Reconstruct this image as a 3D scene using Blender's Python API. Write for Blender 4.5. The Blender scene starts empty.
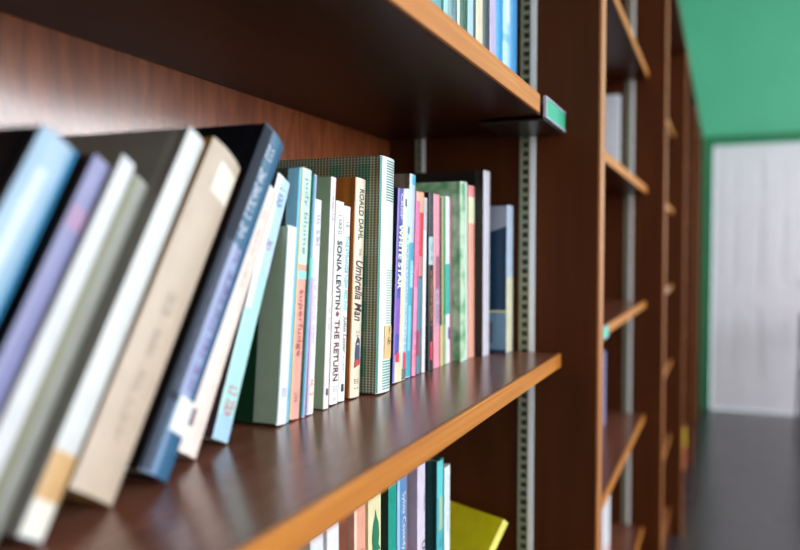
import bpy, bmesh, math, random
from mathutils import Matrix, Vector, Euler

S = bpy.context.scene
COL = S.collection
R = math.radians

# ---------------------------------------------------------------- camera, world, light
cam_data = bpy.data.cameras.new('camera')
cam = bpy.data.objects.new('camera', cam_data)
COL.objects.link(cam)
r_ = Vector((0.921981, 0.387231, 0.001857))
u_ = Vector((-0.013198, 0.026632, 0.999558))
w_ = Vector((-0.38701, 0.921598, -0.029665))
M4 = Matrix((r_, u_, -w_)).transposed().to_4x4()
M4.translation = Vector((0.206227, -1.077171, 1.260121))
cam.matrix_world = M4
cam_data.sensor_width = 36
cam_data.lens = 770.09 * 36 / 800
cam_data.clip_start = 0.02
cam_data.dof.use_dof = True
cam_data.dof.focus_distance = 0.76
cam_data.dof.aperture_fstop = 2.9
S.camera = cam

world = bpy.data.worlds.new('daylight')
S.world = world
world.use_nodes = True
wb = world.node_tree.nodes['Background']
wb.inputs[0].default_value = (0.80, 0.90, 1.0, 1)
wb.inputs[1].default_value = 3.0

def area(name, loc, rot, sx, sy, power, col=(1, 1, 1)):
    l = bpy.data.lights.new(name, 'AREA'); l.shape = 'RECTANGLE'; l.size = sx; l.size_y = sy
    l.energy = power; l.color = col
    o = bpy.data.objects.new(name, l); COL.objects.link(o); o.location = loc; o.rotation_euler = rot
    return o

RX = 4.0                                   # inner face of the window wall
WINS = [(-2.0, -0.7), (-0.3, 1.0), (1.4, 3.1), (3.4, 5.1)]
WZ0, WZ1 = 0.95, 3.1
for a, b in WINS:
    area('window_daylight', (RX - 0.02, (a + b) / 2, (WZ0 + WZ1) / 2), (0, R(90), 0), WZ1 - WZ0 - .1, b - a - .1, 62, (0.93, 0.97, 1.0))

# added fill light behind the viewpoint, where the wall has no window
area('rear_fill_light', (2.2, -2.97, 1.8), (R(90), 0, 0), 1.6, 1.5, 16, (0.93, 0.97, 1.0))

S.view_settings.view_transform = 'Standard'
S.view_settings.look = 'None'
S.view_settings.gamma = 1
S.view_settings.exposure = 0.0
S.view_settings.use_curve_mapping = False

# ---------------------------------------------------------------- materials
def lin(c):
    out = []
    for v in c:
        v = v / 255
        out.append(v / 12.92 if v <= .04045 else ((v + .055) / 1.055) ** 2.4)
    return tuple(out) + (1,)

MC = {}
def mat(rgb, rough=.5, var=.06, scale=60, metal=0, spec=.5):
    key = (tuple(rgb), rough, var, scale, metal, spec)
    if key in MC: return MC[key]
    m = bpy.data.materials.new('surface'); m.use_nodes = True
    nt = m.node_tree; b = nt.nodes['Principled BSDF']
    b.inputs['Roughness'].default_value = rough
    b.inputs['Metallic'].default_value = metal
    b.inputs['Specular IOR Level'].default_value = spec
    c = lin(rgb)
    tc = nt.nodes.new('ShaderNodeTexCoord')
    n = nt.nodes.new('ShaderNodeTexNoise'); n.inputs['Scale'].default_value = scale; n.inputs['Detail'].default_value = 3
    r = nt.nodes.new('ShaderNodeValToRGB')
    r.color_ramp.elements[0].position = .3; r.color_ramp.elements[1].position = .7
    r.color_ramp.elements[0].color = tuple(x * (1 - var) for x in c[:3]) + (1,)
    r.color_ramp.elements[1].color = tuple(min(1, x * (1 + var)) for x in c[:3]) + (1,)
    nt.links.new(tc.outputs['Object'], n.inputs['Vector'])
    nt.links.new(n.outputs['Fac'], r.inputs['Fac'])
    nt.links.new(r.outputs['Color'], b.inputs['Base Color'])
    MC[key] = m
    return m

def wood(name, c1, c2, stretch, rough, spec=.5, bump=.0, scale=1, fleck=0, coat=0, vari=0):
    m = bpy.data.materials.new(name); m.use_nodes = True
    nt = m.node_tree; b = nt.nodes['Principled BSDF']
    tc = nt.nodes.new('ShaderNodeTexCoord'); mp = nt.nodes.new('ShaderNodeMapping')
    mp.inputs['Scale'].default_value = stretch
    nt.links.new(tc.outputs['Object'], mp.inputs['Vector'])
    n = nt.nodes.new('ShaderNodeTexNoise'); n.inputs['Scale'].default_value = scale; n.inputs['Detail'].default_value = 6
    n.inputs['Distortion'].default_value = .6
    nt.links.new(mp.outputs[0], n.inputs['Vector'])
    r = nt.nodes.new('ShaderNodeValToRGB')
    r.color_ramp.elements[0].position = .33; r.color_ramp.elements[1].position = .68
    r.color_ramp.elements[0].color = lin(c1); r.color_ramp.elements[1].color = lin(c2)
    nt.links.new(n.outputs['Fac'], r.inputs['Fac'])
    nt.links.new(r.outputs['Color'], b.inputs['Base Color'])
    b.inputs['Roughness'].default_value = rough
    b.inputs['Specular IOR Level'].default_value = spec
    if vari:
        n2 = nt.nodes.new('ShaderNodeTexNoise'); n2.inputs['Scale'].default_value = 7; n2.inputs['Detail'].default_value = 4
        nt.links.new(tc.outputs['Object'], n2.inputs['Vector'])
        mr = nt.nodes.new('ShaderNodeMapRange'); mr.inputs['To Min'].default_value = rough - vari; mr.inputs['To Max'].default_value = rough + vari
        nt.links.new(n2.outputs['Fac'], mr.inputs['Value']); nt.links.new(mr.outputs[0], b.inputs['Roughness'])
    if bump:
        bp = nt.nodes.new('ShaderNodeBump'); bp.inputs['Strength'].default_value = bump; bp.inputs['Distance'].default_value = .001
        n3 = nt.nodes.new('ShaderNodeTexNoise'); n3.inputs['Scale'].default_value = 260; n3.inputs['Detail'].default_value = 2
        nt.links.new(mp.outputs[0] if not fleck else tc.outputs['Object'], n3.inputs['Vector'])
        nt.links.new(n3.outputs['Fac'], bp.inputs['Height']); nt.links.new(bp.outputs[0], b.inputs['Normal'])
    return m

M_SHELF = wood('brown_shelf_laminate', (104, 60, 46), (124, 76, 60), (60, 4, 60), .2, .55, .05, vari=.05)
M_UNDER = wood('shaded_shelf_underside', (58, 24, 9), (66, 29, 12), (60, 4, 60), .34, .08)  # same board seen from below, its shade put into a darker colour
M_BACK = wood('red_brown_hardboard', (122, 60, 30), (158, 84, 46), (90, 90, 14), .23, 1.0, .07, fleck=1, vari=.07)
M_BACK.node_tree.nodes['Principled BSDF'].inputs['IOR'].default_value = 1.75
M_PANEL = wood('dark_brown_side_panel', (68, 31, 10), (80, 38, 13), (30, 30, 2.5), .45, .12, .05)
M_EDGE = wood('orange_wood_edge', (172, 100, 30), (194, 122, 46), (90, 5, 260), .42, .4, .15)
M_FRONT = wood('orange_wood_upright_edge', (150, 88, 44), (184, 118, 66), (140, 140, 4), .4, .4, .1)
M_METAL = mat((232, 232, 234), .35, .03, 60, 0)
M_METAL_SHADED = mat((138, 138, 116), .5, .08, 90, 0)  # slotted face of the same metal, shade and reflections painted into the colour
M_DARK = mat((52, 54, 38), .6)
M_GREEN = mat((52, 168, 134), .45, .03)
M_LILAC = mat((176, 172, 190), .4, .03)

# ---------------------------------------------------------------- mesh helpers
def box(bm, x0, x1, y0, y1, z0, z1, mi=0):
    vs = [bm.verts.new(p) for p in ((x0, y0, z0), (x1, y0, z0), (x1, y1, z0), (x0, y1, z0), (x0, y0, z1), (x1, y0, z1), (x1, y1, z1), (x0, y1, z1))]
    for f in ((3, 2, 1, 0), (4, 5, 6, 7), (0, 1, 5, 4), (1, 2, 6, 5), (2, 3, 7, 6), (3, 0, 4, 7)):
        fc = bm.faces.new([vs[i] for i in f]); fc.material_index = mi

def obj(name, bm, mats, parent=None, bevel=0, smooth=False):
    me = bpy.data.meshes.new(name)
    bmesh.ops.recalc_face_normals(bm, faces=bm.faces)
    bm.to_mesh(me); bm.free()
    for m in (mats if isinstance(mats, (list, tuple)) else [mats]): me.materials.append(m)
    if smooth:
        for p in me.polygons: p.use_smooth = True
    o = bpy.data.objects.new(name, me); COL.objects.link(o)
    if parent: o.parent = parent
    if bevel:
        md = o.modifiers.new('bevel', 'BEVEL'); md.width = bevel; md.segments = 2; md.limit_method = 'ANGLE'
    return o

def boxobj(name, dims, m, parent=None, bevel=0):
    bm = bmesh.new(); box(bm, *dims); return obj(name, bm, m, parent, bevel)

def tag(o, label, cat, group=None):
    o['label'] = label; o['category'] = cat
    if group: o['group'] = group
    return o

def thing(name, label, cat, loc, rot=(0, 0, 0), group=None):
    o = bpy.data.objects.new(name, None); COL.objects.link(o); o.empty_display_size = .05
    o.location = loc; o.rotation_euler = rot
    return tag(o, label, cat, group)

def struct(o, label=None):
    o['kind'] = 'structure'
    if label: o['label'] = label
    return o

# ---------------------------------------------------------------- room
FY = 5.6                                    # far wall
BX = -0.30                                  # wall behind the bookcases
NY = -3.0
CZ = 3.4
M_GWALL = mat((82, 172, 138), .55, .04, 3)
M_WHITE = mat((232, 222, 232), .5, .02, 4)
M_CEIL = mat((225, 222, 214), .8, .02, 4)
M_FLOOR = wood('dark_grey_floorboards', (52, 43, 48), (66, 56, 60), (12, 1.2, 1), .25, .6, .0, vari=.06)
M_GTRIM = mat((24, 112, 72), .4, .04, 10)

struct(boxobj('floor', (BX - .1, RX + .1, NY - .1, FY + .1, -.1, 0), M_FLOOR), 'dark polished floor')
struct(boxobj('ceiling', (BX - .1, RX + .1, NY - .1, FY + .1, CZ, CZ + .1), M_CEIL), 'pale ceiling')
struct(boxobj('wall_left', (BX - .1, BX, NY, FY, 0, CZ), M_GWALL), 'green wall behind the bookcases')
struct(boxobj('wall_near', (BX, RX, NY - .1, NY, 0, CZ), M_CEIL), 'pale wall behind the viewpoint')
DX0, DX1, DZ = .125, 1.83, 2.12             # double door opening
bm = bmesh.new()
box(bm, BX, DX0, FY, FY + .1, 0, CZ); box(bm, DX1, RX, FY, FY + .1, 0, CZ); box(bm, DX0, DX1, FY, FY + .1, DZ, CZ)
struct(obj('wall_far', bm, M_GWALL), 'green end wall above the white door')
bm = bmesh.new()
box(bm, RX, RX + .15, NY, FY, 0, WZ0); box(bm, RX, RX + .15, NY, FY, WZ1, CZ)
ys = [NY] + [v for ab in WINS for v in ab] + [FY]
for i in range(0, len(ys), 2): box(bm, RX, RX + .15, ys[i], ys[i + 1], WZ0, WZ1)
struct(obj('wall_right', bm, M_CEIL), 'pale wall with windows')
for i, (a, b) in enumerate(WINS):
    bm = bmesh.new()
    for y0, y1, z0, z1 in ((a, a + .05, WZ0, WZ1), (b - .05, b, WZ0, WZ1), (a + .05, b - .05, WZ0, WZ0 + .05), (a + .05, b - .05, WZ1 - .05, WZ1),
                           ((a + b) / 2 - .02, (a + b) / 2 + .02, WZ0 + .05, WZ1 - .05)):
        box(bm, RX + .04, RX + .10, y0, y1, z0, z1)
    struct(obj('window_%d' % (i + 1), bm, M_WHITE), 'white window frame')

# door: two panelled leaves
def door_leaf(name, x0, x1, handle_x):
    bm = bmesh.new()
    y0, y1 = FY + .02, FY + .06
    w = x1 - x0; st = .13; mid = (x0 + x1) / 2
    rows = [(.28, .82), (1.0, 1.62), (1.74, DZ - .13)]
    cols = [(x0 + st, mid - .06), (mid + .06, x1 - st)]
    box(bm, x0, x0 + st, y0, y1, .01, DZ - .01); box(bm, x1 - st, x1, y0, y1, .01, DZ - .01); box(bm, mid - .06, mid + .06, y0, y1, .01, DZ - .01)
    zs = [.01] + [v for r in rows for v in r] + [DZ - .01]
    for c0, c1 in cols:
        for i in range(0, len(zs), 2): box(bm, c0, c1, y0, y1, zs[i], zs[i + 1])
    d = struct(obj(name, bm, M_WHITE), 'white panelled door leaf')
    for c0, c1 in cols:
        for z0, z1 in rows:
            b2 = bmesh.new(); box(b2, c0, c1, y0 + .006, y1 - .005, z0, z1); box(b2, c0 + .04, c1 - .04, y0 + .002, y0 + .006, z0 + .04, z1 - .04)
            obj('door_panel', b2, M_WHITE, d)
    b3 = bmesh.new()
    box(b3, handle_x - .02, handle_x + .02, y0 - .008, y0, .93, 1.13); 
    s = 1 if handle_x < mid else -1
    box(b3, min(handle_x, handle_x + s * .11), max(handle_x, handle_x + s * .11), y0 - .05, y0 - .03, 1.02, 1.045)
    box(b3, handle_x - .012, handle_x + .012, y0 - .05, y0 - .008, 1.02, 1.045)
    obj('door_handle', b3, M_METAL, d, .003)
    return d
dm = (DX0 + DX1) / 2
door_leaf('door_1', DX0 + .004, dm - .002, dm - .07)
door_leaf('door_2', dm + .002, DX1 - .004, dm + .07)
bm = bmesh.new()
box(bm, DX0 - .075, DX0, FY - .02, FY + .02, 0, DZ + .07); box(bm, DX1, DX1 + .075, FY - .02, FY + .02, 0, DZ + .07); box(bm, DX0, DX1, FY - .02, FY + .02, DZ, DZ + .07)
struct(obj('trim_1', bm, M_GTRIM), 'dark green door frame')
bm = bmesh.new(); box(bm, DX1 + .08, RX, FY - .015, FY, 0, .12)
struct(obj('baseboard_far', bm, M_GTRIM), 'dark green skirting')

# ---------------------------------------------------------------- bookcases
ZS = 1.12; PZ = .3305; PITCH = 1.26357; PT = .0200; PX = .0505; SD = -.264
TOPZ = 2.15
SHELF_T = .0189

def standard_mesh(y, sgn, x0, x1, z0, z1):
    """slotted metal strip on a side panel; sgn -1: faces -Y."""
    bm = bmesh.new()
    t = .0045
    def bx(xa, xb, d0, d1, za, zb, mi):
        ya, yb = y + sgn * d0, y + sgn * d1
        box(bm, xa, xb, min(ya, yb), max(ya, yb), za, zb, mi)
    xm = x0 + (x1 - x0) * .66
    bx(x0, x1, 0.0002, .001, z0, z1, 2)                 # recess behind the slots
    bx(xm, x1, .001, t + .0012, z0, z1, 0)              # plain front flange
    s0, s1 = x0 + .0038, xm - .0022
    bx(x0, s0, .001, t, z0, z1, 1); bx(s1, xm, .001, t, z0, z1, 1)
    z = z0
    while z < z1 - .013:
        bx(s0, s1, .001, t, z, z + .0052, 1); z += .0127
    return bm

def bookcase(k, label, shelves):
    y1 = PITCH * k; y0 = y1 - (PITCH - 2 * PT)
    root = thing('bookcase', label, 'bookcase', (0, (y0 + y1) / 2, 0), group=None)
    oy = (y0 + y1) / 2
    L = (y1 - y0) / 2
    for s in (-1, 1):
        ya, yb = (L, L + PT - .0003) if s > 0 else (-L - PT + .0003, -L)
        p = boxobj('side_panel', (SD - .012, PX - .004, ya, yb, 0, TOPZ), M_PANEL, root)
        boxobj('edge_band', (PX - .004, PX, ya, yb, 0, TOPZ), M_FRONT, p, .001)
    boxobj('back_panel', (SD - .012, SD, -L, L, .0, TOPZ), M_BACK, root)
    boxobj('top_panel', (SD, PX - .002, -L, L, TOPZ - .026, TOPZ - .001), M_PANEL, root)
    boxobj('kickboard', (-.02, 0, -L, L, 0, .105), M_PANEL, root)
    for i, (zt, t, cut) in enumerate(shelves):
        sh = bpy.data.objects
        bm = bmesh.new(); g = .0065
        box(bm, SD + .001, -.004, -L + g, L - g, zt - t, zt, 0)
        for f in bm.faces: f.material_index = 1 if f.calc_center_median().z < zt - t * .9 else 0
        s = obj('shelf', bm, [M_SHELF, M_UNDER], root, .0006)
        e = boxobj('edge_band', (-.004, 0, -L + g, L - g - cut, zt - t, zt), M_EDGE, s, .0007)
    for s in (-1, 1):
        for xa, xb in ((-.0611, -.0388), (-.2200, -.2050)):
            obj('shelf_standard', standard_mesh(s * L, -s, xa, xb, .12, TOPZ - .03), [M_METAL, M_METAL_SHADED, M_DARK], root)
    return root

base = [(ZS + PZ * k, .0195, 0) for k in (2, -1, -2, -3)] + [(ZS, SHELF_T, 0), (ZS + PZ, .0205, 0)]
s1 = [(ZS + PZ * 2, .0195, 0), (ZS + PZ, .0224, .145), (ZS, SHELF_T, 0)] + [(ZS + PZ * k, .0195, 0) for k in (-1, -2, -3)]
bookcase(0, 'nearest brown bookcase bay, its three visible shelves full of books', s1)
bookcase(1, 'second brown bookcase bay, just beyond the wide dark side panel', base)
bookcase(2, 'third brown bookcase bay along the wall, with a pale shelf label', base)
bookcase(3, 'fourth brown bookcase bay along the wall, next to the last', base)
bookcase(4, 'farthest brown bookcase bay, beside the green door frame', base)

# shelf label holders
def label_holder(loc, length, card, label, height=.0215):
    root = thing('label_holder', label, 'label holder', loc, group=None)
    bm = bmesh.new()
    h = height; t = .0012
    box(bm, .0004, .0016, 0, length, -h - .003, .0015)                     # back plate
    box(bm, .0016, .0042, 0, length, -h - .003, -h - .0005); box(bm, .0016, .0042, 0, length, -.0008, .0015)
    box(bm, .0016, .0042, 0, .004, -h - .0005, -.0008)
    obj('holder_frame', bm, M_LILAC, root, .0004)
    boxobj('label_card', (.0017, .0032, .0042, length - .0005, -h - .0004, -.0009), card, root)
    boxobj('clip_plate', (-.082, .0012, .0, length, -h - .006, -h - .0033), mat((30, 28, 26), .3), root, .0004)
    return root
label_holder((0, -.1345, ZS + PZ), .126, M_GREEN, 'green label in a grey holder at the end of the upper shelf', .0224 )
label_holder((0, .372, ZS + .0005), .075, mat((70, 205, 178), .4), 'turquoise label on the shelf edge just past the dark side panel', .0192)
label_holder((.0, 1.2636 + .85, ZS + .0005), .085, mat((214, 178, 142), .4), 'pale peach label on a shelf edge in the third bay', .0192)

# ---------------------------------------------------------------- books
def profile(th, kind):
    b, n, N = (.08 * th, 2.4, 12) if kind == 'h' else (.0008, 9, 12)
    return [(-b * abs(2 * (i / N) - 1) ** n, -th * i / N) for i in range(N + 1)]

def px_at(th, kind, y):
    b, n = (.08 * th, 2.4) if kind == 'h' else (.0008, 9)
    return -b * abs(2 * (-y / th) - 1) ** n

def cover_mesh(th, h, w, kind):
    c = .0024 if kind == 'h' else .0005
    if th < .006: c = min(c, th * .2)
    pr = profile(th, kind)
    far, near = 0, -th
    O = [(-w, far, 0)]; I = [(-w, far - c, 0)]
    if kind == 'h':
        for x, d in ((-.014, 0), (-.010, .0007), (-.007, .0009), (-.005, .0003)):
            O.append((x, far - d, 0)); I.append((x, far - c - d, 0))
    sp0 = len(O)
    for x, y in pr:
        O.append((x, y, 1)); yy = min(max(y, near + c), far - c); I.append((x - c - (0.0008 if kind == 'p' else 0), yy, 1))
    if kind == 'h':
        for x, d in ((-.005, .0003), (-.007, .0009), (-.010, .0007), (-.014, 0)):
            O.append((x, near + d, 0)); I.append((x, near + c + d, 0))
    O.append((-w, near, 0)); I.append((-w, near + c, 0))
    bm = bmesh.new()
    def ring(P, z): return [bm.verts.new((p[0], p[1], z)) for p in P]
    ob, ot, ib, it = ring(O, 0), ring(O, h), ring(I, 0), ring(I, h)
    n = len(O)
    for i in range(n - 1):
        mi = 1 if O[i][2] and O[i + 1][2] else 0
        for q in ((ob[i], ob[i + 1], ot[i + 1], ot[i]), (ib[i + 1], ib[i], it[i], it[i + 1]), (ot[i], ot[i + 1], it[i + 1], it[i]), (ob[i + 1], ob[i], ib[i], ib[i + 1])):
            f = bm.faces.new(q); f.material_index = mi
    for i in (0, n - 1): bm.faces.new((ob[i], ot[i], it[i], ib[i]))
    return bm

M_PAGES = wood('paper_page_block', (206, 196, 172), (226, 218, 198), (3, 900, 3), .8, .2)

def strip(bk, name, z0, z1, rgb, f0=0.0, f1=1.0, lift=.00025, rough=.4, label=None):
    th, kind = bk['th'], bk['kind']
    N = 8; bm = bmesh.new(); prev = None
    for i in range(N + 1):
        y = -th * (1 - (f0 + (f1 - f0) * i / N))       # f 0 = near edge (left in the photo), 1 = far edge
        x = px_at(th, kind, max(-th * .999, min(-th * .001, y)))
        row = [bm.verts.new((x + lift, y, z0)), bm.verts.new((x + lift, y, z1)), bm.verts.new((x - .0001, y, z0)), bm.verts.new((x - .0001, y, z1))]
        if prev:
            bm.faces.new((prev[0], row[0], row[1], prev[1])); bm.faces.new((prev[1], row[1], row[3], prev[3])); bm.faces.new((prev[0], prev[2], row[2], row[0]))
        prev = row
    m = rgb if isinstance(rgb, bpy.types.Material) else mat(rgb, rough)
    o = obj(name, bm, m, bk)
    if label: o['label'] = label
    return o

def text(bk, s, ztop, zbot, f, width, rgb, shear=0, bold=0, lift=.0005):
    """lettering that reads down the spine; f = centre across the spine (0 near, 1 far), width = fraction of the thickness."""
    th, kind = bk['th'], bk['kind']
    cu = bpy.data.curves.new('lettering', 'FONT'); cu.body = s; cu.size = 1; cu.shear = shear; cu.offset = bold
    cu.resolution_u = 3
    to = bpy.data.objects.new('lettering', cu); COL.objects.link(to)
    dg = bpy.context.evaluated_depsgraph_get()
    me = bpy.data.meshes.new_from_object(to.evaluated_get(dg))
    bpy.data.objects.remove(to)
    bt = bmesh.new(); bt.from_mesh(me)                     # cut the letters so they follow the rounded spine
    lo = min(v.co.y for v in bt.verts); hi = max(v.co.y for v in bt.verts)
    for k in range(1, 8):
        bmesh.ops.bisect_plane(bt, geom=bt.verts[:] + bt.edges[:] + bt.faces[:], plane_co=(0, lo + (hi - lo) * k / 8, 0), plane_no=(0, 1, 0))
    bt.to_mesh(me); bt.free()
    xs = [v.co.x for v in me.vertices]; ys_ = [v.co.y for v in me.vertices]
    x0, x1, y0, y1 = min(xs), max(xs), min(ys_), max(ys_)
    cyy = -th * (1 - f); wd = th * width
    for v in me.vertices:
        a = (v.co.x - x0) / (x1 - x0); b = (v.co.y - y0) / (y1 - y0)
        z = ztop - (ztop - zbot) * a; y = cyy + (b - .5) * wd
        v.co = (px_at(th, kind, max(-th * .999, min(-th * .001, y))) + lift, y, z)
    me.materials.append(mat(rgb, .5))
    o = bpy.data.objects.new('title_lettering', me); COL.objects.link(o); o.parent = bk['o']
    return o

def marks(bk, ztop, zbot, f, width, rgb, n, seed=1, lift=.0005, name='title_lettering'):
    """unreadable small print: a run of little glyph shapes down the spine."""
    th, kind = bk['th'], bk['kind']; rnd = random.Random(seed); n = int(n * 1.7) + 1; width = width * .85
    bm = bmesh.new(); step = (ztop - zbot) / n; cyy = -th * (1 - f); wd = th * width
    def quad(ya, yb, za, zb):
        x = lambda y: px_at(th, kind, max(-th * .999, min(-th * .001, y))) + lift
        bm.faces.new([bm.verts.new((x(p), p, q)) for p, q in ((ya, za), (yb, za), (yb, zb), (ya, zb))])
    for i in range(n):
        if rnd.random() < .12: continue
        z = ztop - step * (i + .5); sw = step * .18
        k = rnd.choice('abcde')
        ya, yb = cyy - wd / 2, cyy + wd / 2
        if k in 'abd': quad(ya, yb, z + step * .22, z + step * .22 + sw)
        if k in 'bce': quad(ya, cyy + wd * .25, z - step * .35, z - step * .35 + sw)
        if k in 'ace': quad(ya, ya + wd * .16, z - step * .35, z + step * .3)
        if k in 'bd': quad(cyy - wd * .08, cyy + wd * .08, z - step * .3, z + step * .3)
        if k in 'ce': quad(yb - wd * .16, yb, z - step * .3, z + step * .35)
    return obj(name, bm, mat(rgb, .5), bk)

def poly(bk, name, pts, rgb, lift=.0006):
    """flat printed shape; pts in (f, z)."""
    th, kind = bk['th'], bk['kind']; bm = bmesh.new()
    vs = []
    for f, z in pts:
        y = -th * (1 - f); vs.append(bm.verts.new((px_at(th, kind, y) + lift, y, z)))
    bm.faces.new(vs)
    return obj(name, bm, mat(rgb, .5), bk)

class BK(dict):
    pass
def _o(x): return x['o'] if isinstance(x, BK) else x
_obj0 = obj
def obj(name, bm, mats, parent=None, bevel=0, smooth=False):
    return _obj0(name, bm, mats, _o(parent) if parent is not None else None, bevel, smooth)

NB = [0]
def book(kind, x, y, lean, h, th, w, z, cover, spine, label, group, rough=.38, twist=0, pages=True):
    name = 'hardcover_book' if kind == 'h' else 'paperback_book'
    root = thing(name, label, 'book', (x, y, z + .0003 + (th * math.sin(R(-lean)) if lean < 0 else 0)), (-R(lean), 0, -R(twist)), group)
    bk = BK(o=root, th=th, kind=kind, h=h, w=w)
    mc = cover if isinstance(cover, bpy.types.Material) else mat(cover, rough)
    ms = spine if isinstance(spine, bpy.types.Material) else mat(spine, rough)
    obj('cover', cover_mesh(th, h, w, kind), [mc, ms], bk)
    c = .0026 if kind == 'h' else .0007
    if th < .006: c = th * .25
    ins = .003 if kind == 'h' else .0006
    bxx = .08 * th + c if kind == 'h' else .0035
    boxobj('pages', (-w + ins, -bxx - .0005, -th + c, -c, ins, h - ins), M_PAGES, _o(bk))
    return bk

# coloured patch on the near cover
def cover_patch(bk, name, x0, x1, z0, z1, rgb, n=0, lift=.0003):
    th = bk['th']; y = -th - lift; bm = bmesh.new()
    pts = [(x0, z0), (x1, z0)]
    K = 10
    top = [(x1 + (x0 - x1) * i / K, z1 + n * math.sin(i * 1.1)) for i in range(K + 1)]
    vs = [bm.verts.new((px, y, pz)) for px, pz in pts + top]
    bm.faces.new(vs); obj(name, bm, mat(rgb, .35), bk)

G1 = 'leaning books at the near end of the middle shelf'
G2 = 'upright books on the middle shelf'
G3 = 'books on the lower shelf'
G4 = 'books on the upper shelf'
Z = ZS
WHITE = (232, 232, 232)

# --- leaning books, left
b = book('h', -.100, -.8860, 30.5, .220, .0245, .15, Z, (12, 18, 24), (142, 172, 198), 'thick pale blue hardcover with black cover, leftmost of the leaning books', G1, .3)
strip(b, 'spine_band', .001, .221, (40, 130, 178), .86, 1.0); strip(b, 'spine_patch', .06, .20, (196, 208, 226), .25, .5)

b = book('h', -.102, -.8605, 30.8, .216, .0125, .14, Z, (14, 22, 34), (122, 122, 166), 'slim lilac book leaning right of the thick pale blue one', G1, .35)
strip(b, 'spine_patch', .172, .185, (160, 122, 160), .1, .9)
b = book('p', -.100, -.8455, 31, .219, .0115, .14, Z, (120, 112, 98), (204, 204, 210), 'glossy white rounded book leaning right of the lilac one', G1)
b = book('h', -.102, -.8265, 31.2, .207, .0155, .14, Z, (112, 108, 84), (146, 146, 140), 'olive grey book leaning between two white spines', G1)
strip(b, 'spine_edge', .001, .206, (112, 110, 84), 0, .4)
b = book('h', -.092, -.8070, 31.5, .243, .0160, .15, Z, (118, 112, 106), (206, 206, 206), 'tall white book leaning against the wide beige one', G1)
strip(b, 'spine_band', .018, .042, (200, 158, 108)); strip(b, 'spine_label', .002, .018, (228, 220, 208), .05, .9)
b = book('h', -.099, -.7522, 32.1, .232, .0350, .15, Z, (176, 128, 66), (190, 170, 152), 'wide beige hardcover with a pale label, leaning in front', G1, .45)
strip(b, 'spine_label', .198, .222, (226, 216, 204), .35, .95); marks(b, .125, .03, .45, .22, (168, 150, 136), 6, 5)
b = book('h', -.100, -.706, 31.6, .257, .0285, .15, Z, (14, 16, 24), (44, 92, 128), 'tall navy hardcover leaning right, white and purple title on its spine', G1, .35)
strip(b, 'spine_band', .05, .16, (150, 160, 198), .1, .7); strip(b, 'spine_band', .0, .045, (110, 138, 172), .1, .45)
strip(b, 'spine_band', .001, .256, (14, 24, 44), 0, .3, rough=.75)
marks(b, .245, .165, .45, .32, (206, 214, 230), 11, 3, .0006); marks(b, .16, .055, .62, .3, (92, 62, 128), 13, 4, .0007)
strip(b, 'spine_label', .028, .05, (232, 234, 238), .35, .95, .0007)
b = book('h', -.118, -.6560, 29.2, .212, .0215, .14, Z, (212, 186, 178), (230, 212, 204), 'pale pink book leaning right of the tall navy one', G1)
marks(b, .19, .12, .5, .2, (206, 184, 184), 8, 8)
strip(b, 'spine_mark', .018, .03, (110, 90, 100), .05, .25)
b = book('p', -.125, -.6115, 24.4, .215, .0200, .13, Z, (60, 40, 44), (168, 212, 212), 'mint and light blue paperback leaning against the upright books', G1)
strip(b, 'spine_band', .13, .2145, (176, 204, 224), 0, 1); strip(b, 'spine_band', .10, .2145, (226, 234, 240), 0, .33, .0004)
strip(b, 'spine_band', .001, .018, (160, 196, 226)); marks(b, .205, .188, .5, .5, (70, 90, 160), 4, 2)
marks(b, .04, .018, .5, .6, (222, 92, 118), 4, 6, .0006); marks(b, .16, .15, .5, .5, (150, 110, 150), 2, 9)

# --- upright books, left to right
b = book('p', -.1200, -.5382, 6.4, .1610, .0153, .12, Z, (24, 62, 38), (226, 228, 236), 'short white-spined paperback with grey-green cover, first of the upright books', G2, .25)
marks(b, .03, .02, .5, .4, (90, 96, 110), 2, 3); marks(b, .14, .06, .5, .12, (206, 208, 216), 10, 3)
strip(b, 'spine_edge', .001, .160, (88, 104, 92), 0, .06)
cover_patch(b, 'cover_pale_strip', -.020, -.001, .001, .160, (156, 174, 152)); cover_patch(b, 'cover_edge', -.0222, -.020, .001, .160, (150, 168, 156))
b = book('p', -.1210, -.5334, 6.2, .2114, .0038, .13, Z, (66, 66, 58), (110, 190, 226), 'slim sky blue book showing above the short white one', G2)  # dark cover colour stands in for shade from the leaning books
cover_patch(b, 'cover_pale_strip', -.011, -.0008, .001, .2110, (150, 214, 248))  # lit strip of the blue cover, the rest painted as shaded
b = book('p', -.1208, -.5162, 6.1, .2109, .0162, .125, Z, (36, 122, 72), (232, 160, 146), 'mint and salmon paperback with a lower case title on its spine', G2)
strip(b, 'spine_band', .129, .2105, (196, 226, 204)); strip(b, 'spine_band', .117, .124, (150, 226, 208)); strip(b, 'spine_band', .001, .210, (206, 190, 130), 0, .08, .0004)
text(b, 'judy blume', .203, .138, .5, .5, (92, 130, 170)); text(b, 'superfudge', .108, .052, .52, .55, (160, 70, 62)); marks(b, .022, .014, .5, .4, (90, 110, 110), 2, 1)
b = book('p', -.1184, -.5111, 6.1, .2071, .0046, .125, Z, (16, 122, 118), (206, 172, 214), 'thin lilac paperback with a teal cover', G2)
strip(b, 'spine_band', .001, .2065, (90, 170, 206), 0, .5); strip(b, 'spine_patch', .118, .135, (110, 214, 196), 0, 1, .0004)
b = book('p', -.1190, -.4954, 5.0, .1855, .0117, .115, Z, (200, 188, 206), (228, 226, 230), 'shorter cream-white paperback between thin lilac and sage green books', G2)
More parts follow.
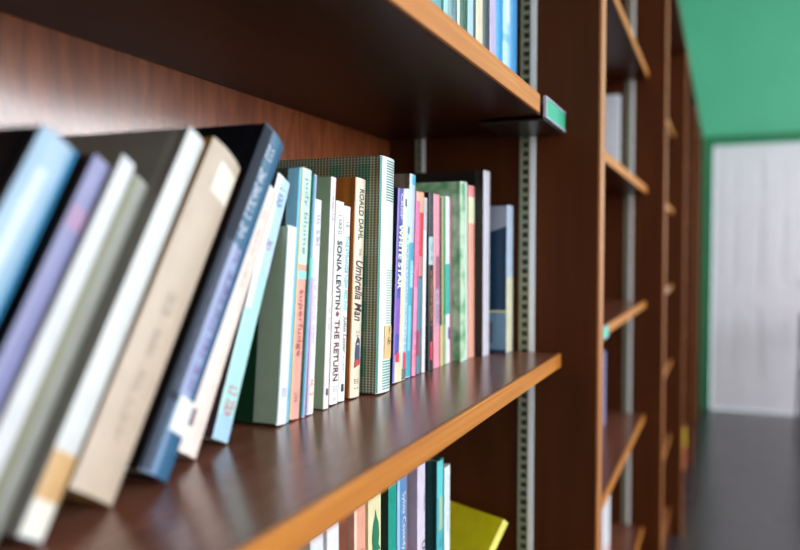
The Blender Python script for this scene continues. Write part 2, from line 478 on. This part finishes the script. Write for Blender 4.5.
marks(b, .172, .145, .5, .5, (120, 110, 140), 5, 4); marks(b, .12, .06, .45, .45, (190, 160, 208), 12, 5); strip(b, 'spine_band', .005, .03, (232, 226, 206)); marks(b, .03, .016, .5, .5, (204, 80, 96), 2, 7, .0006)
strip(b, 'spine_band', .001, .118, (206, 176, 220), 0, .18, .0004)
b = book('p', -.1180, -.4696, 4.4, .2074, .0092, .13, Z, (150, 172, 140), (232, 222, 226), 'slim white spine with a sage green cover', G2, .25)
marks(b, .197, .168, .4, .3, (120, 96, 110), 12, 3); marks(b, .09, .07, .4, .3, (140, 120, 120), 7, 3); strip(b, 'spine_mark', .012, .018, (50, 44, 48), .3, .7)
strip(b, 'spine_edge', .001, .207, (176, 120, 138), .88, 1)
b = book('p', -.1210, -.4456, 4.3, .1865, .0160, .11, Z, (226, 222, 220), (232, 230, 228), 'white paperback lettered in dark purple with a diamond between two lines', G2)
text(b, 'SONIA LEVITIN', .150, .0865, .5, .56, (28, 24, 34), bold=.022); text(b, 'THE RETURN', .077, .021, .5, .6, (104, 30, 58), bold=.02)
poly(b, 'printed_diamond', [(.28, .0825), (.5, .0855), (.72, .0825), (.5, .0795)], (130, 60, 90)); marks(b, .174, .156, .5, .5, (120, 116, 122), 5, 2); marks(b, .017, .003, .5, .5, (150, 160, 156), 4, 3)
b = book('p', -.1210, -.4317, 4.2, .1829, .0127, .11, Z, (224, 224, 222), (230, 230, 228), 'white paperback with turquoise and black lettering, left of the brown-covered one', G2)
marks(b, .168, .163, .5, .6, (70, 70, 76), 2, 2); text(b, 'THIS STRANGE NEW FEELING', .155, .085, .5, .5, (62, 186, 202), bold=.01); text(b, 'Julius Lester', .080, .045, .5, .62, (52, 50, 54), .3); marks(b, .042, .026, .5, .3, (120, 120, 124), 9, 4)
strip(b, 'spine_mark', .009, .016, (40, 38, 42), .3, .7)
b = book('h', -.1170, -.4055, 4.0, .2105, .0228, .135, Z, (158, 88, 24), (228, 216, 192), 'cream spine of the umbrella book with a brown cover, blue trousers drawn low on it', G2, .4)
strip(b, 'spine_edge', .0, .2105, (196, 140, 70), 0, .06); text(b, 'ROALD DAHL', .200, .151, .5, .44, (44, 42, 52), bold=.005); text(b, 'THE', .143, .136, .5, .22, (120, 110, 110))
text(b, 'Umbrella Man', .131, .073, .5, .66, (56, 18, 40), .3, .008)
marks(b, .105, .075, .82, .1, (170, 160, 150), 12, 6)
poly(b, 'cover_picture', [(.30, .038), (.42, .032), (.40, .049), (.44, .052), (.58, .052), (.70, .049), (.66, .033), (.76, .038), (.70, .055), (.50, .058), (.34, .052)], (52, 66, 104))
poly(b, 'cover_picture', [(.34, .036), (.68, .036), (.68, .050), (.36, .050)], (60, 74, 112), .0007)
poly(b, 'cover_picture', [(.25, .028), (.78, .031), (.78, .038), (.3, .036)], (196, 70, 62), .0008)
marks(b, .064, .058, .5, .35, (110, 100, 110), 2, 5); marks(b, .018, .008, .5, .4, (70, 50, 44), 3, 3)

# plaid book
M_PLAID = bpy.data.materials.new('green_houndstooth_cloth'); M_PLAID.use_nodes = True
nt = M_PLAID.node_tree; pb = nt.nodes['Principled BSDF']; pb.inputs['Roughness'].default_value = .42
tc = nt.nodes.new('ShaderNodeTexCoord')
sx = nt.nodes.new('ShaderNodeSeparateXYZ'); nt.links.new(tc.outputs['Object'], sx.inputs[0])
def mth(op, a, bb=None, cc=None):
    n = nt.nodes.new('ShaderNodeMath'); n.operation = op
    for i, v in enumerate((a, bb, cc)):
        if v is None: continue
        if isinstance(v, (int, float)): n.inputs[i].default_value = v
        else: nt.links.new(v, n.inputs[i])
    return n.outputs[0]
def sq(c, per, duty): return mth('LESS_THAN', mth('FRACT', mth('MULTIPLY', c, 1 / per)), duty)
hx = mth('ADD', sx.outputs['X'], sx.outputs['Y'])
fine = mth('MULTIPLY', sq(hx, .0036, .62), sq(sx.outputs['Z'], .0026, .70))
broadx = sq(hx, .031, .42); broadz = sq(sx.outputs['Z'], .045, .35)
def mix(fac, a, bb):
    n = nt.nodes.new('ShaderNodeMix'); n.data_type = 'RGBA'
    nt.links.new(fac, n.inputs[0])
    for i, v in ((6, a), (7, bb)):
        if isinstance(v, tuple): n.inputs[i].default_value = v
        else: nt.links.new(v, n.inputs[i])
    return n.outputs[2]
ground_a = mix(broadx, lin((146, 144, 112)), lin((98, 142, 118)))
ground_b = mix(broadz, ground_a, lin((150, 152, 132)))
dark = mix(broadx, lin((62, 54, 42)), lin((34, 74, 60)))
nt.links.new(mix(fine, ground_b, dark), pb.inputs['Base Color'])

b = book('h', -.1020, -.3636, 2.8, .2331, .0352, .155, Z, M_PLAID, (222, 226, 220), 'tall thick hardcover with green plaid cloth cover and call number label', G2, .3)
strip(b, 'spine_band', .0005, .2326, (40, 124, 112), 0, .09); 
for k in range(16): strip(b, 'printed_line', .190 + k * .0026, .1911 + k * .0026, (70, 120, 124), .3, .92, .0004)
for k in range(22): strip(b, 'printed_line', .068 + k * .0025, .0689 + k * .0025, (158, 176, 170), .45, .95, .0004)
for k in range(11): strip(b, 'printed_line', .003 + k * .0027, .0042 + k * .0027, (84, 142, 146), .3, .96, .0004)
strip(b, 'spine_label', .033, .066, (222, 188, 134), .36, 1.0, .0006, label='tan call number label')
text(b, 'F', .0635, .0575, .7, .2, (70, 60, 70), 0, 0, .001); 
for o in [o for o in b['o'].children if o.name.startswith('title_lettering')]: bpy.data.objects.remove(o)
def label_text(bk, s, z, f, zh, fw, rgb):
    """lettering that stands level across the spine."""
    th, kind = bk['th'], bk['kind']
    cu = bpy.data.curves.new('lettering', 'FONT'); cu.body = s; cu.size = 1; cu.shear = .25
    to = bpy.data.objects.new('lettering', cu); COL.objects.link(to)
    me = bpy.data.meshes.new_from_object(to.evaluated_get(bpy.context.evaluated_depsgraph_get())); bpy.data.objects.remove(to)
    xs = [v.co.x for v in me.vertices]; ys_ = [v.co.y for v in me.vertices]; x0, x1, y0, y1 = min(xs), max(xs), min(ys_), max(ys_)
    for v in me.vertices:
        y = -th * (1 - (f + fw * ((v.co.x - x0) / (x1 - x0) - .5))); zz = z + zh * (v.co.y - y0) / (y1 - y0)
        v.co = (px_at(th, kind, y) + .0010, y, zz)
    me.materials.append(mat(rgb, .5))
    o = bpy.data.objects.new('label_lettering', me); COL.objects.link(o); o.parent = bk['o']
label_text(b, 'F', .057, .70, .007, .12, (70, 60, 74)); label_text(b, 'Fe', .047, .68, .007, .26, (70, 60, 74))

b = book('p', -.1140, -.3185, 4.2, .2081, .0157, .13, Z, (24, 30, 66), (74, 82, 170), 'blue and purple paperback with white capitals, right of the plaid hardcover', G2)
strip(b, 'spine_edge', .001, .2075, (130, 100, 190), 0, .22); text(b, 'CRISP', .203, .175, .62, .44, (214, 210, 236), bold=.02)
strip(b, 'spine_band', .098, .171, (54, 72, 150), .2, 1); text(b, 'WHITE STAR', .170, .100, .58, .7, (236, 240, 246), bold=.03, lift=.0008)
strip(b, 'spine_band', .052, .09, (128, 82, 176), .1, 1); strip(b, 'spine_band', .0005, .03, (222, 216, 190)); strip(b, 'spine_mark', .022, .032, (222, 50, 84), .3, .9, .0006)
b = book('p', -.1140, -.3099, 4.2, .2088, .0080, .13, Z, (238, 208, 172), (238, 212, 180), 'thin cream and apricot paperback beside the blue and purple one', G2)
strip(b, 'spine_band', .17, .2083, (232, 234, 240)); strip(b, 'spine_mark', .19, .198, (60, 46, 50), .4, 1, .0006)
b = book('p', -.1140, -.2985, 4.1, .2095, .0103, .13, Z, (190, 214, 226), (196, 220, 232), 'pale ice-blue paperback with a speckled lower spine', G2)
strip(b, 'spine_band', .16, .168, (42, 130, 130), .5, 1); marks(b, .155, .03, .5, .6, (110, 140, 190), 22, 2); strip(b, 'spine_mark', .012, .03, (226, 66, 96), .1, .8, .0006); strip(b, 'spine_band', .0005, .012, (110, 100, 90))
b = book('h', -.1150, -.2798, 3.9, .2266, .0168, .14, Z, (112, 98, 88), (180, 196, 222), 'taller grey-blue and turquoise book rising above its neighbours', G2)
strip(b, 'spine_band', .215, .226, (50, 176, 200), .3, 1); strip(b, 'spine_band', .001, .150, (52, 160, 184), .1, .95); strip(b, 'spine_band', .10, .13, (122, 204, 226), .3, .9, .0004); strip(b, 'spine_band', .03, .08, (110, 196, 216), .2, .6, .0004)
marks(b, .125, .10, .6, .5, (230, 240, 246), 8, 5, .0007)
b = book('p', -.1140, -.2687, 3.9, .2085, .0104, .13, Z, (226, 128, 166), (232, 112, 164), 'bright pink paperback with a peach top', G2)
strip(b, 'spine_band', .198, .208, (226, 176, 140)); strip(b, 'spine_band', .03, .10, (224, 140, 184), 0, 1); strip(b, 'spine_band', .0005, .03, (240, 150, 176)); marks(b, .05, .01, .55, .5, (216, 60, 100), 8, 3); marks(b, .19, .12, .5, .5, (240, 170, 200), 8, 6)
b = book('p', -.1140, -.2546, 3.4, .2091, .0114, .13, Z, (196, 96, 80), (206, 44, 54), 'red and steel-blue paperback between pink and white ones', G2)
strip(b, 'spine_band', .185, .2085, (218, 160, 130)); strip(b, 'spine_band', .11, .135, (200, 120, 120)); strip(b, 'spine_band', .0005, .112, (72, 128, 150)); strip(b, 'spine_mark', .022, .05, (150, 60, 90), 0, .5, .0006)
b = book('p', -.1140, -.2386, 1.8, .2030, .0092, .13, Z, (200, 198, 208), (228, 228, 234), 'plain white paperback left of the black one', G2)
strip(b, 'spine_band', .165, .203, (190, 186, 198))
b = book('p', -.1120, -.2172, .2, .2101, .0140, .13, Z, (20, 22, 24), (24, 27, 30), 'black paperback with small orange lettering and a pink mark', G2)
strip(b, 'spine_band', .125, .158, (170, 198, 204)); marks(b, .205, .16, .5, .45, (120, 130, 140), 8, 2); marks(b, .15, .13, .5, .5, (60, 90, 110), 4, 3, .0007)
marks(b, .118, .052, .5, .55, (236, 156, 80), 18, 4); strip(b, 'spine_mark', .012, .034, (232, 50, 96), .3, .75)
b = book('p', -.1120, -.1931, -.4, .2092, .0200, .13, Z, (220, 150, 164), (226, 148, 166), 'rose pink paperback right of the black one', G2)
strip(b, 'spine_band', .095, .135, (160, 96, 116), .25, 1); strip(b, 'spine_band', .05, .10, (186, 150, 178), .1, 1); marks(b, .09, .055, .6, .5, (110, 70, 110), 6, 4)
b = book('p', -.1120, -.1796, -.6, .2080, .0108, .13, Z, (44, 30, 26), (206, 184, 134), 'tan paperback with a dark left edge', G2)
strip(b, 'spine_edge', .05, .207, (50, 34, 26), 0, .4)
b = book('p', -.1120, -.1702, -.8, .2085, .0080, .13, Z, (10, 110, 74), (14, 136, 88), 'narrow emerald green spine', G2)
strip(b, 'spine_band', .0005, .05, (140, 170, 120))
b = book('p', -.1120, -.1542, -1.0, .2094, .0145, .13, Z, (220, 220, 224), (226, 224, 228), 'white paperback with a turquoise middle band', G2)
strip(b, 'spine_band', .062, .125, (54, 172, 164)); strip(b, 'spine_mark', .03, .045, (100, 80, 140), .4, .9)
b = book('p', -.1120, -.1452, -1.1, .2075, .0076, .13, Z, (150, 84, 96), (148, 84, 98), 'thin maroon paperback before the leafy green book', G2)
M_LEAF = bpy.data.materials.new('leaf_printed_cover'); M_LEAF.use_nodes = True
nt = M_LEAF.node_tree; pb = nt.nodes['Principled BSDF']; pb.inputs['Roughness'].default_value = .4
tc = nt.nodes.new('ShaderNodeTexCoord'); n = nt.nodes.new('ShaderNodeTexNoise'); n.inputs['Scale'].default_value = 38; n.inputs['Detail'].default_value = 2
rp = nt.nodes.new('ShaderNodeValToRGB'); nt.links.new(tc.outputs['Object'], n.inputs['Vector']); nt.links.new(n.outputs['Fac'], rp.inputs['Fac']); nt.links.new(rp.outputs[0], pb.inputs['Base Color'])
e = rp.color_ramp.elements; e[0].position = .36; e[0].color = lin((84, 158, 104)); e[1].position = .55; e[1].color = lin((186, 214, 184))
b = book('h', -.1000, -.1135, -1.3, .2294, .0285, .15, Z, M_LEAF, (222, 238, 236), 'pale book with a leafy green patterned cover and wide white spine', G2)
strip(b, 'spine_band', .002, .228, M_LEAF, 0, .48)
b = book('h', -.1000, -.0848, -.7, .2272, .0260, .15, Z, (226, 160, 140), (230, 164, 144), 'salmon book with a cream band near the top of its spine', G2)
strip(b, 'spine_band', .178, .212, (222, 224, 186)); strip(b, 'spine_band', .212, .226, (226, 140, 142))
b = book('h', -.0880, -.0535, 0, .2492, .0300, .165, Z, (16, 16, 16), (206, 202, 214), 'tallest black-covered book with a plain pale lilac spine', G2)
b = book('h', -.0680, -.0035, .2, .2050, .0340, .12, Z, (10, 52, 84), (184, 200, 222), 'last book on the middle shelf, navy cover with grey clouds, beside the side panel', G2)
strip(b, 'spine_band', .001, .105, (222, 218, 190))
bm = bmesh.new(); y = -.0340 - .0003
pts = [(-.118, .2040), (-.003, .2040), (-.003, .176), (-.014, .172), (-.028, .168), (-.045, .162), (-.062, .158), (-.08, .163), (-.1, .17), (-.118, .166)]
bm.faces.new([bm.verts.new((a, y, c)) for a, c in pts]); obj('cover_picture', bm, mat((150, 154, 172), .35), b)
cover_patch(b, 'cover_band', -.118, -.003, .056, .059, (214, 204, 160)); cover_patch(b, 'cover_band', -.118, -.003, .004, .056, (110, 146, 172))
cover_patch(b, 'cover_picture', -.05, -.022, .014, .042, (88, 84, 120), 0, .0006)

# ---------------------------------------------------------------- lower shelf
Z2 = ZS - PZ
b = book('p', -.100, -.1864, 0, .2103, .0200, .14, Z2, (110, 190, 200), (220, 232, 238), 'narrow white spine at the right end of the lower row, before the yellow book', G3)
marks(b, .2, .13, .5, .3, (180, 190, 200), 12, 5)
b = book('h', -.100, -.2095, 0, .2235, .0210, .16, Z2, (6, 60, 62), (70, 170, 180), 'turquoise hardcover with a dark teal cover on the lower shelf', G3)
strip(b, 'spine_band', .18, .223, (90, 196, 200)); strip(b, 'spine_band', .14, .18, (160, 196, 170), .2, .8)
marks(b, .13, .06, .4, .3, (30, 100, 140), 8, 5)
b = book('p', -.100, -.2721, 0, .2350, .0235, .13, Z2, (170, 160, 180), (214, 202, 222), 'lilac-white paperback with black lettering on the lower shelf', G3)
text(b, 'Un', .147, .13, .72, .4, (50, 46, 60), bold=.01); marks(b, .205, .18, .8, .2, (120, 110, 130), 6, 2)
b = book('p', -.110, -.3001, 0, .2350, .0225, .13, Z2, (120, 84, 84), (150, 108, 112), 'mauve-brown paperback, red lower down, on the lower shelf', G3)
strip(b, 'spine_band', .0005, .155, (170, 84, 74))
b = book('p', -.100, -.3273, 0, .2350, .0255, .13, Z2, (120, 160, 206), (88, 138, 188), 'blue paperback with white lettering down its spine on the lower shelf', G3)
strip(b, 'spine_edge', .001, .2345, (156, 190, 226), 0, .2); text(b, 'Sylvia Cassedy', .219, .158, .58, .42, (232, 238, 246)); text(b, 'B', .145, .135, .6, .5, (232, 238, 246), bold=.02)
b = book('p', -.100, -.3545, 0, .2350, .0205, .13, Z2, (8, 44, 38), (12, 146, 130), 'emerald teal paperback with a cream foot on the lower shelf', G3)
poly(b, 'spine_band', [(.02, .001), (.98, .001), (.98, .160), (.8, .153), (.5, .149), (.02, .149)], (222, 206, 176)); strip(b, 'spine_mark', .138, .142, (40, 36, 30), .5, .62, .0008)
b = book('p', -.100, -.3938, 0, .2350, .0290, .13, Z2, (220, 206, 160), (228, 218, 174), 'cream paperback with a green hut drawn on its spine', G3)
GR = (24, 116, 82)
poly(b, 'cover_picture', [(.28, 0.186), (.72, 0.186), (.78, 0.196), (.72, 0.208), (.55, 0.217), (.50, 0.223), (.45, 0.217), (.30, 0.208), (.22, 0.196)], GR)
poly(b, 'cover_picture', [(.15, 0.181), (.86, 0.181), (.72, 0.187), (.28, 0.187)], GR, .0008); poly(b, 'cover_picture', [(.36, 0.164), (.42, 0.164), (.42, 0.176), (.36, 0.176)], GR); poly(b, 'cover_picture', [(.6, 0.158), (.68, 0.158), (.68, 0.174), (.6, 0.174)], GR)
b = book('p', -.100, -.4292, 0, .2350, .0240, .13, Z2, (220, 160, 140), (228, 160, 138), 'salmon paperback with dark script lettering on the lower shelf', G3)
strip(b, 'spine_edge', .001, .2345, (236, 206, 180), 0, .16); marks(b, .195, .12, .6, .4, (96, 56, 60), 14, 8)
b = book('p', -.104, -.4589, 0, .2350, .0215, .13, Z2, (96, 52, 34), (118, 58, 36), 'chestnut brown paperback on the lower shelf', G3)
b = book('p', -.100, -.4835, 0, .2350, .0215, .13, Z2, (222, 216, 220), (232, 228, 234), 'white paperback with a pinkish edge next to the chestnut one on the lower shelf', G3)
marks(b, .19, .14, .8, .2, (206, 120, 130), 10, 8)
b = book('p', -.100, -.5119, 0, .2350, .0215, .13, Z2, (200, 200, 204), (222, 222, 228), 'greyish white paperback, leftmost of the lower row in view', G3)
# yellow leaning book
a, tw, th = 40, 26, .012
hh = (.1097 - th * math.sin(R(a))) / math.cos(R(a))
rot = Euler((-R(a), 0, -R(tw))).to_matrix()
P = Vector((-.062, -.074, .90)); loc = P - rot @ Vector((0, -th, hh))
b = book('p', loc.x, loc.y, a, hh, th, .112, loc.z - .0003, (246, 226, 6), (236, 224, 110), 'yellow paperback slumped at an angle at the end of the lower shelf', G3, .5, tw)
cover_patch(b, 'cover_picture', -.1, -.09, .1, .112, (190, 170, 150))

# ---------------------------------------------------------------- upper shelf
Z3 = ZS + PZ
UP = [(-.0587, .0375, (60, 140, 196), 'h', 'medium blue hardcover, last on the upper shelf beside the metal strip'),
      (-.0977, .0315, (160, 204, 236), 'h', 'pale sky blue book left of the medium blue one, upper shelf'),
      (-.1302, .0375, (30, 142, 196), 'h', 'vivid blue book beside the pale sky blue one, upper shelf'),
      (-.1688, .0250, (176, 166, 200), 'p', 'lilac paperback on the upper shelf'),
      (-.1948, .0275, (34, 52, 58), 'h', 'blackish teal book between lilac and cream, upper shelf'),
      (-.2234, .0260, (206, 200, 176), 'p', 'cream paperback on the upper shelf'),
      (-.2503, .0085, (26, 66, 50), 'p', 'very thin dark green book left of the cream one, upper shelf'),
      (-.2596, .0190, (160, 192, 214), 'p', 'ice-blue paperback with a small white label at its foot, upper shelf'),
      (-.2794, .0230, (28, 78, 58), 'h', 'dark green hardcover on the upper shelf'),
      (-.3033, .0108, (200, 216, 206), 'p', 'thin white and green striped paperback, upper shelf'),
      (-.3148, .0290, (104, 144, 150), 'h', 'grey-teal hardcover on the upper shelf'),
      (-.3446, .0112, (150, 200, 204), 'p', 'thin aqua paperback on the upper shelf'),
      (-.3565, .0355, (84, 152, 160), 'h', 'thick teal book on the upper shelf'),
      (-.3930, .0270, (222, 222, 224), 'p', 'white paperback, leftmost on the upper shelf in view')]
for i, (yy, th, c, kd, lb) in enumerate(UP):
    b = book(kd, -.05, yy, 0, .2 + .008 * ((i * 7) % 5), th, .14, Z3, tuple(int(v * .8) for v in c), c, lb, G4)
    if i == 1: strip(b, 'spine_band', .075, .085, (110, 176, 206)); strip(b, 'spine_patch', .10, .17, (206, 218, 240), .2, .8)
    if i == 7: strip(b, 'spine_label', .004, .022, (236, 236, 240), .1, .95)
    if i == 9: strip(b, 'spine_band', .001, .2, (60, 120, 90), .6, .85)
    if i == 8: marks(b, .15, .03, .5, .5, (60, 120, 90), 12, 3)
    if i == 10: marks(b, .15, .05, .5, .3, (70, 108, 120), 10, 5)

# ---------------------------------------------------------------- books in the farther bays
G5 = 'books in the farther bays'
b = book('h', -.073, 1.245, 0, .262, .035, .15, Z3, (214, 222, 236), (196, 200, 206), 'large white book on a shelf in the second bay', G5)
b = book('p', -.04, .76, 0, .215, .05, .13, ZS - 2 * PZ, (220, 214, 222), (230, 224, 230), 'white and pink paperback low in the second bay, left of its twin', G5)
strip(b, 'spine_band', .0005, .03, (214, 196, 60)); strip(b, 'spine_patch', .06, .12, (232, 170, 180), .2, .8)
b = book('p', -.04, .83, 0, .22, .05, .13, ZS - 2 * PZ, (220, 214, 222), (232, 230, 236), 'white paperback with a yellow foot low in the second bay', G5)
strip(b, 'spine_band', .0005, .035, (226, 206, 40)); strip(b, 'spine_patch', .05, .10, (230, 180, 190), .3, .9)
b = book('h', .035, 3.25, 0, .22, .10, .20, ZS - 3 * PZ, (200, 170, 40), (190, 60, 80), 'red and yellow book low in a far bay', G5)
strip(b, 'spine_band', .12, .219, (214, 180, 40))
b = book('h', -.09, 1.10, 0, .20, .04, .15, Z2, (150, 150, 180), (150, 150, 190), 'lavender grey book on a shelf in the second bay', G5)

# ---------------------------------------------------------------- chair by the door, mostly outside the frame
ch = thing('chair', 'dark metal-framed chair standing before the white door at the right edge', 'chair', (.90, 4.65, 0))
M_BLK = mat((26, 26, 30), .4)
def tube(bm, pts, r):
    for (p, q) in zip(pts, pts[1:]):
        p, q = Vector(p), Vector(q); d = q - p; rt = d.to_track_quat('Z', 'Y').to_matrix().to_4x4()
        bmesh.ops.create_cone(bm, cap_ends=True, segments=10, radius1=r, radius2=r, depth=d.length, matrix=Matrix.Translation((p + q) / 2) @ rt)
for sx_ in (-1, 1):
    bm = bmesh.new(); tube(bm, [(sx_ * .21, -.21, 0), (sx_ * .20, -.18, .43)], .011); obj('leg', bm, M_BLK, ch)
    bm = bmesh.new(); tube(bm, [(sx_ * .21, .23, 0), (sx_ * .20, .18, .43), (sx_ * .19, .24, .84)], .011); obj('leg', bm, M_BLK, ch)
boxobj('seat', (-.21, .21, -.21, .19, .43, .455), mat((30, 32, 40), .5), ch, .01)
boxobj('backrest', (-.20, .20, .205, .225, .60, .84), mat((30, 32, 40), .5), ch, .008)
